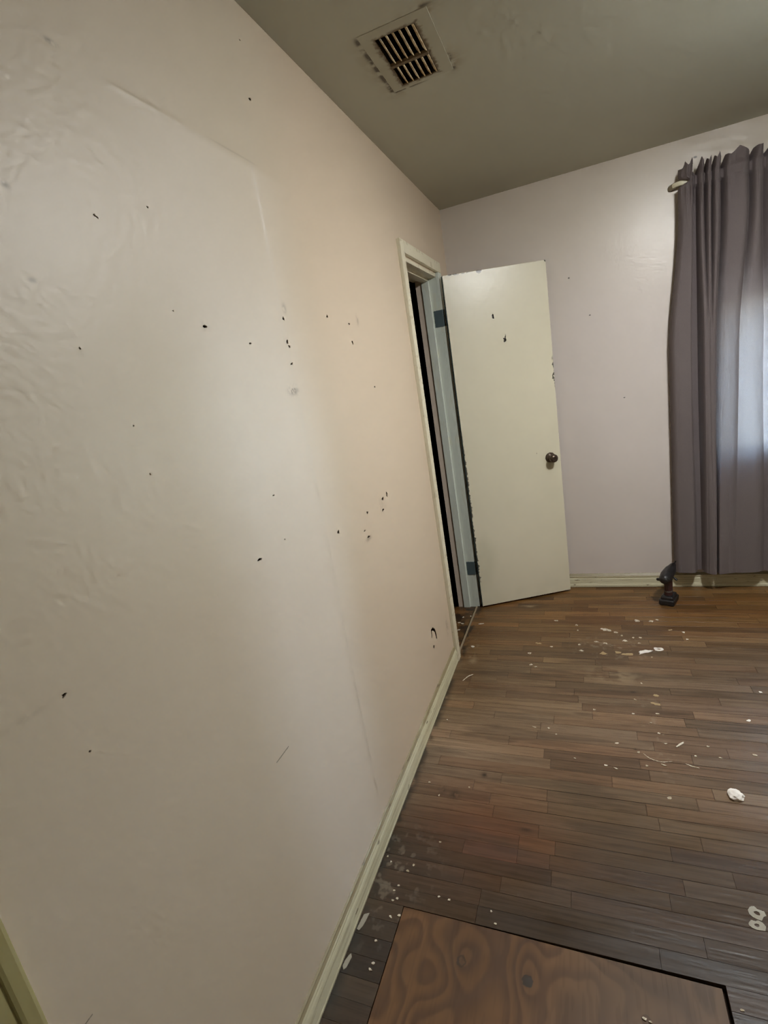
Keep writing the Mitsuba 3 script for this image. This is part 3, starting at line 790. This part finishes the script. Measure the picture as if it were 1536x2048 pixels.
# ------------------------------------------------------------------ plaster on the floor
FLAKES=[(0.9314,2.8513,0.0177,0.0208),(0.9986,2.8483,0.0125,0.0147),(1.033,2.8673,0.0075,0.0119),(0.7639,2.7397,0.0255,0.0225),(0.8129,2.7147,0.01,0.0138),(0.8401,2.6785,0.0074,0.0107),(0.6187,2.726,0.0053,0.0085),(0.6134,2.7837,0.0081,0.0118),(0.7087,2.6066,0.0124,0.0104),(0.7572,2.5946,0.0122,0.0128),(0.6262,2.5697,0.0075,0.0103),(0.6358,2.51,0.0098,0.0148),(0.8507,2.6268,0.0145,0.0104),(0.8942,2.6608,0.006,0.0106),(0.9277,2.663,0.0096,0.0105),(0.9174,2.6061,0.0071,0.0076),(0.9598,2.4757,0.0044,0.0092),(1.1373,2.7335,0.0104,0.0108),(1.1435,2.6619,0.0068,0.0129),(1.3394,2.2364,0.0073,0.0112),(0.8541,2.123,0.005,0.0054),(0.8906,2.25,0.0042,0.0059),(0.6855,2.0311,0.0051,0.0069),(0.8375,2.0252,0.0049,0.0067),(0.9289,2.0379,0.0067,0.005),(1.2488,2.0395,0.0078,0.0097),(0.8976,1.9763,0.0047,0.008),(0.9189,1.9161,0.0054,0.0075),(0.762,1.8338,0.0064,0.0086),(0.9355,1.8589,0.0053,0.0043),(1.0756,1.8652,0.0051,0.0071),(0.8343,1.796,0.0053,0.0082),(1.0261,1.807,0.0042,0.0081),(1.2174,1.8443,0.008,0.0068),(1.1043,1.8126,0.0049,0.004),(0.7164,1.7078,0.007,0.0077),(0.7483,1.6982,0.0087,0.0051),(0.856,1.7296,0.0043,0.009),(0.9102,1.5889,0.0062,0.01),(0.9129,1.742,0.0118,0.0039),(0.6074,1.7257,0.0055,0.004),(0.0638,2.5066,0.0113,0.0135),(0.5001,2.8328,0.0126,0.0093),(0.485,2.5386,0.0077,0.0103),(0.3763,2.464,0.0103,0.0124),(0.3928,2.355,0.0087,0.0115),(0.4186,2.3392,0.0073,0.0091),(0.0659,2.7758,0.0152,0.0096),(-0.0728,2.7822,0.0095,0.0099),(-0.0513,2.7703,0.0125,0.0097),(-0.0625,2.8554,0.0064,0.0103),(-0.0172,2.8706,0.0064,0.0137),(-0.0571,2.6946,0.0107,0.0093),(0.0656,1.8754,0.0046,0.0052),(0.4471,1.8814,0.0092,0.0048),(0.5039,1.8836,0.0061,0.0063),(0.5351,1.8511,0.004,0.0045),(0.0813,1.5078,0.0059,0.005),(0.1349,1.4542,0.0037,0.007),(0.2369,1.5118,0.0037,0.0036),(0.0285,1.1768,0.0034,0.0046),(0.0467,1.1606,0.0033,0.0062),(0.1226,1.1667,0.0041,0.007),(0.1097,1.1427,0.0065,0.006),(0.0965,1.0908,0.004,0.0048),(0.0879,1.0725,0.0039,0.004),(0.0936,1.0421,0.0046,0.0038),(0.1051,1.051,0.0046,0.0054),(0.2286,1.0845,0.0045,0.0045),(0.26,1.0825,0.0052,0.0052),(0.3852,1.0778,0.0035,0.0042),(0.4011,1.0462,0.0042,0.0041),(0.1273,1.0047,0.0052,0.005),(0.104,0.9947,0.0052,0.0043),(0.1867,1.2637,0.0042,0.0038),(0.9695,0.9888,0.0042,0.0043),(0.7627,0.9172,0.005,0.004),(0.7737,0.9143,0.0038,0.0035),(0.0842,0.9223,0.0043,0.0046),(0.0982,0.8673,0.0062,0.0049),(0.0955,0.8517,0.0062,0.0042),(0.9319,2.5244,0.0365,0.0264),(1.0003,2.5536,0.0271,0.0267),(1.1101,1.6357,0.0239,0.0227),(1.0618,1.2333,0.0181,0.0176),(1.053,1.1999,0.0178,0.0155),(0.0282,0.9634,0.0091,0.0286),(0.0265,0.8555,0.0085,0.0201),(0.7409,2.4943,0.019,0.0216),(0.8095,2.5096,0.0164,0.0145),(0.8498,2.494,0.0254,0.0213),(1.0807,2.7571,0.0118,0.011),(0.9391,2.1659,0.012,0.0148),(0.9317,2.1051,0.0176,0.0141),(0.4154,2.57,0.0158,0.0133)]


def flake(w, h, thick, rng, jag=.35, hole=False, rot=0.0):
    b = blob(w, h, 11 if w > .012 else 8, jag, rng, rot)
    b = b if b.geom_type == 'Polygon' else max(b.geoms, key=lambda g: g.area)
    if hole:
        b = b.difference(blob(w * .38, h * .32, 8, .25, rng))
    m = trimesh.creation.extrude_polygon(b, thick, engine='earcut')
    if w > .009:
        m = m.subdivide().subdivide()
        v = np.array(m.vertices); top = v[:, 2] > thick * .5
        q = meshkit.fbm(v * [90, 90, 0] + rng.uniform(0, 50), 3)
        v[top, 2] = thick * (.35 + .9 * q[top])
        m.vertices = v
    return m


def chunk(w, h, t, rng):
    m = trimesh.creation.icosphere(subdivisions=3)
    v = np.array(m.vertices)
    q = meshkit.fbm(v * 2.2 + rng.uniform(0, 40), 4)
    v *= (.62 + .75 * q)[:, None]
    v[:, 2] = np.maximum(v[:, 2], -.35) + .35
    m.vertices = v * [w, h, t]
    return m


BIG = {  # index in FLAKES -> what sets it apart
    0: 'pale plaster flake on the floor in front of the drill, larger of a pair', 1: 'pale plaster flake on the floor just right of a larger one before the drill',
    3: 'broad beige plaster flake left of the smaller bright one, in front of the door', 4: 'small bright plaster flake beside the broad beige one before the door',
    17: 'pale flake on the floor between the drill and the daylight patch', 19: 'bright white plaster crumb in the bluish daylight near the right edge',
    25: 'bright white plaster crumb at the right edge near the end of the dark strip', 81: 'flat white plaster flake beside a ring-shaped one in mid floor',
    82: 'ring-shaped white plaster flake with a dark hole, beside a flat flake', 83: 'thick white lump of broken plaster on the right of the floor',
    84: 'ring-like white paint splotch at the right edge, upper of two touching', 85: 'ring-like white paint splotch at the right edge, lower of two touching',
    86: 'long white plaster smear along the foot of the left baseboard, farther one', 87: 'white plaster smear along the foot of the left baseboard, nearer one',
    41: 'curled pale flake on the floor close to the end of the left baseboard'}
rng = random.Random(31)
LANDMARKS = [('the cordless drill', 1.122, 3.09), ("the broad beige flake", .764, 2.74), ("the flat white flake", .932, 2.524), ("the ring-shaped flake", 1.0, 2.554),
             ('the white lump of plaster', 1.11, 1.636), ('the two ring-like paint splotches', 1.057, 1.217), ("the plywood's left corner", .135, 1.03), ("the plywood's right corner", .94, 1.03),
             ("the door's hinge corner", .041, 2.99), ("the left baseboard's end", .015, 2.352), ('the long curved paint shaving', .90, 1.765), ('the leaf-shaped paint chip', .984, 1.862),
             ("the crooked splinter", .095, 2.21), ("the dark floorboard", .85, 2.035), ("the nearer baseboard smear", .0265, .8555), ("the door's free corner", .577, 3.247)]


def seen(x, y):
    """Where a point of the floor lies as seen from the photograph's place (right, down)."""
    q = np.array([x, y, 0]) - CAM
    r = np.cross(DOWN, FWD)
    return np.array([q @ r, q @ DOWN]) / (q @ FWD) * F_PX


def whereabouts(x, y):
    p = seen(x, y)
    name, lx, ly = min(LANDMARKS, key=lambda m: np.linalg.norm(seen(m[1], m[2]) - p))
    d = p - seen(lx, ly)
    if abs(d[0]) > 1.3 * abs(d[1]):
        side = 'to the right of' if d[0] > 0 else 'to the left of'
    else:
        side = 'just nearer than' if d[1] > 0 else 'beyond'
    if name.startswith('the dark floorboard') and abs(d[0]) < 100 and abs(d[1]) < 14:
        side = 'on'
    return f'{side} {name}'


CRUMBS = {}
nf = 0
for i, (x, y, w, h) in enumerate(FLAKES):
    big = BIG.get(i)
    h = min(h, w * 1.5) if i not in (86, 87) else h
    w, h = w * .92, h * .62 if i not in (86, 87, 84, 85, 83) else h * .92
    dull = i in (88, 89, 90, 91, 92, 93, 94)
    if i == 83:
        m = chunk(w * 1.05, h * 1.1, .014, rng)
    elif i in (82, 84, 85):
        m = flake(w, h, .0030 if i == 82 else .0012, rng, .28, True)
    elif i in (86, 87):
        m = flake(w, h, .002, rng, .3, rot=-.12)
    else:
        m = flake(w, h, .0008 if dull else (.003 if w > .01 else .0022), rng, .4, rot=rng.uniform(-.5, .5))
    m.apply_translation([x, y, 0.0 if x > -.0 or True else 0])
    place = whereabouts(x, y)
    key = num('plaster_flake', nf); nf += 1
    if big:
        put(key, m, 'grey_plaster' if i in (84, 85, 86, 87) else 'white_plaster' if i in (19, 25, 81, 82, 83) else 'plaster', 40 if i == 83 else False, label=big, cat='plaster flake')
    elif dull:
        put(key, m, 'tan_plaster', label=f'flat tan plaster scrap {place}', cat='plaster flake')
        CRUMBS.setdefault(('tan plaster scraps', place), []).append((seen(x, y)[0], key))
    else:
        put(key, m, 'plaster', label=f'pale plaster crumb {place}', cat='plaster flake')
        CRUMBS.setdefault(('plaster crumbs', place), []).append((seen(x, y)[0], key))

COUNT = ['', '', 'two', 'three', 'four', 'five', 'six', 'seven', 'eight', 'nine', 'ten', 'eleven', 'twelve']
ORDER = ['leftmost', 'second', 'third', 'fourth', 'fifth', 'sixth', 'seventh', 'eighth', 'ninth', 'tenth', 'eleventh']
for (what, place), those in CRUMBS.items():
    those.sort()
    for n, (_, key) in enumerate(those):
        if len(those) > 1:
            which = 'rightmost' if n == len(those) - 1 else ORDER[n] + ('' if n == 0 else ' from left')
            labels[key]['label'] = f'{which} of {COUNT[len(those)]} {what} {place}'
            labels[key]['group'] = f'{what} {place}'

CURLS = [([(.8511, 1.7934), (.8688, 1.7701), (.8986, 1.7572), (.922, 1.760), (.944, 1.7675)], .0016, 'thin curved white paint shaving in mid floor, longest one'),
         ([(.9864, 1.7623), (1.0037, 1.7529), (1.0276, 1.7473)], .0024, 'short tapering white paint shaving right of the long curved one'),
         ([(.0742, 2.1788), (.0942, 2.2205), (.1162, 2.2407)], .0034, 'pale crooked splinter on the floor near the end of the left baseboard'),
         ([(.9688, 1.8451), (.9869, 1.8644), (.999, 1.8773)], .0045, 'leaf-shaped white paint chip above the curved shavings')]
for i, (pts, r, lab) in enumerate(CURLS):
    p = np.array(pts); t = np.linspace(0, 1, len(p)); tt = np.linspace(0, 1, 12)
    q = np.stack([np.interp(tt, t, p[:, 0]), np.interp(tt, t, p[:, 1]), np.full(12, r * .45)], 1)
    q[1:-1, :2] = (q[:-2, :2] + 2 * q[1:-1, :2] + q[2:, :2]) / 4
    m = tube(q, 1.0, 8)
    v = np.array(m.vertices); c = np.vstack([np.repeat(q, 8, 0), q[:1], q[-1:]])
    taper = np.concatenate([np.repeat(np.sin(np.pi * (tt * .86 + .07)) ** .6, 8), [0, 0]])
    v = c + (v - c) * (taper * r)[:, None] * [1, 1, .45]
    m.vertices = v
    put(num('paint_shaving', i), m, 'plaster', 40, label=lab, cat='paint shaving')
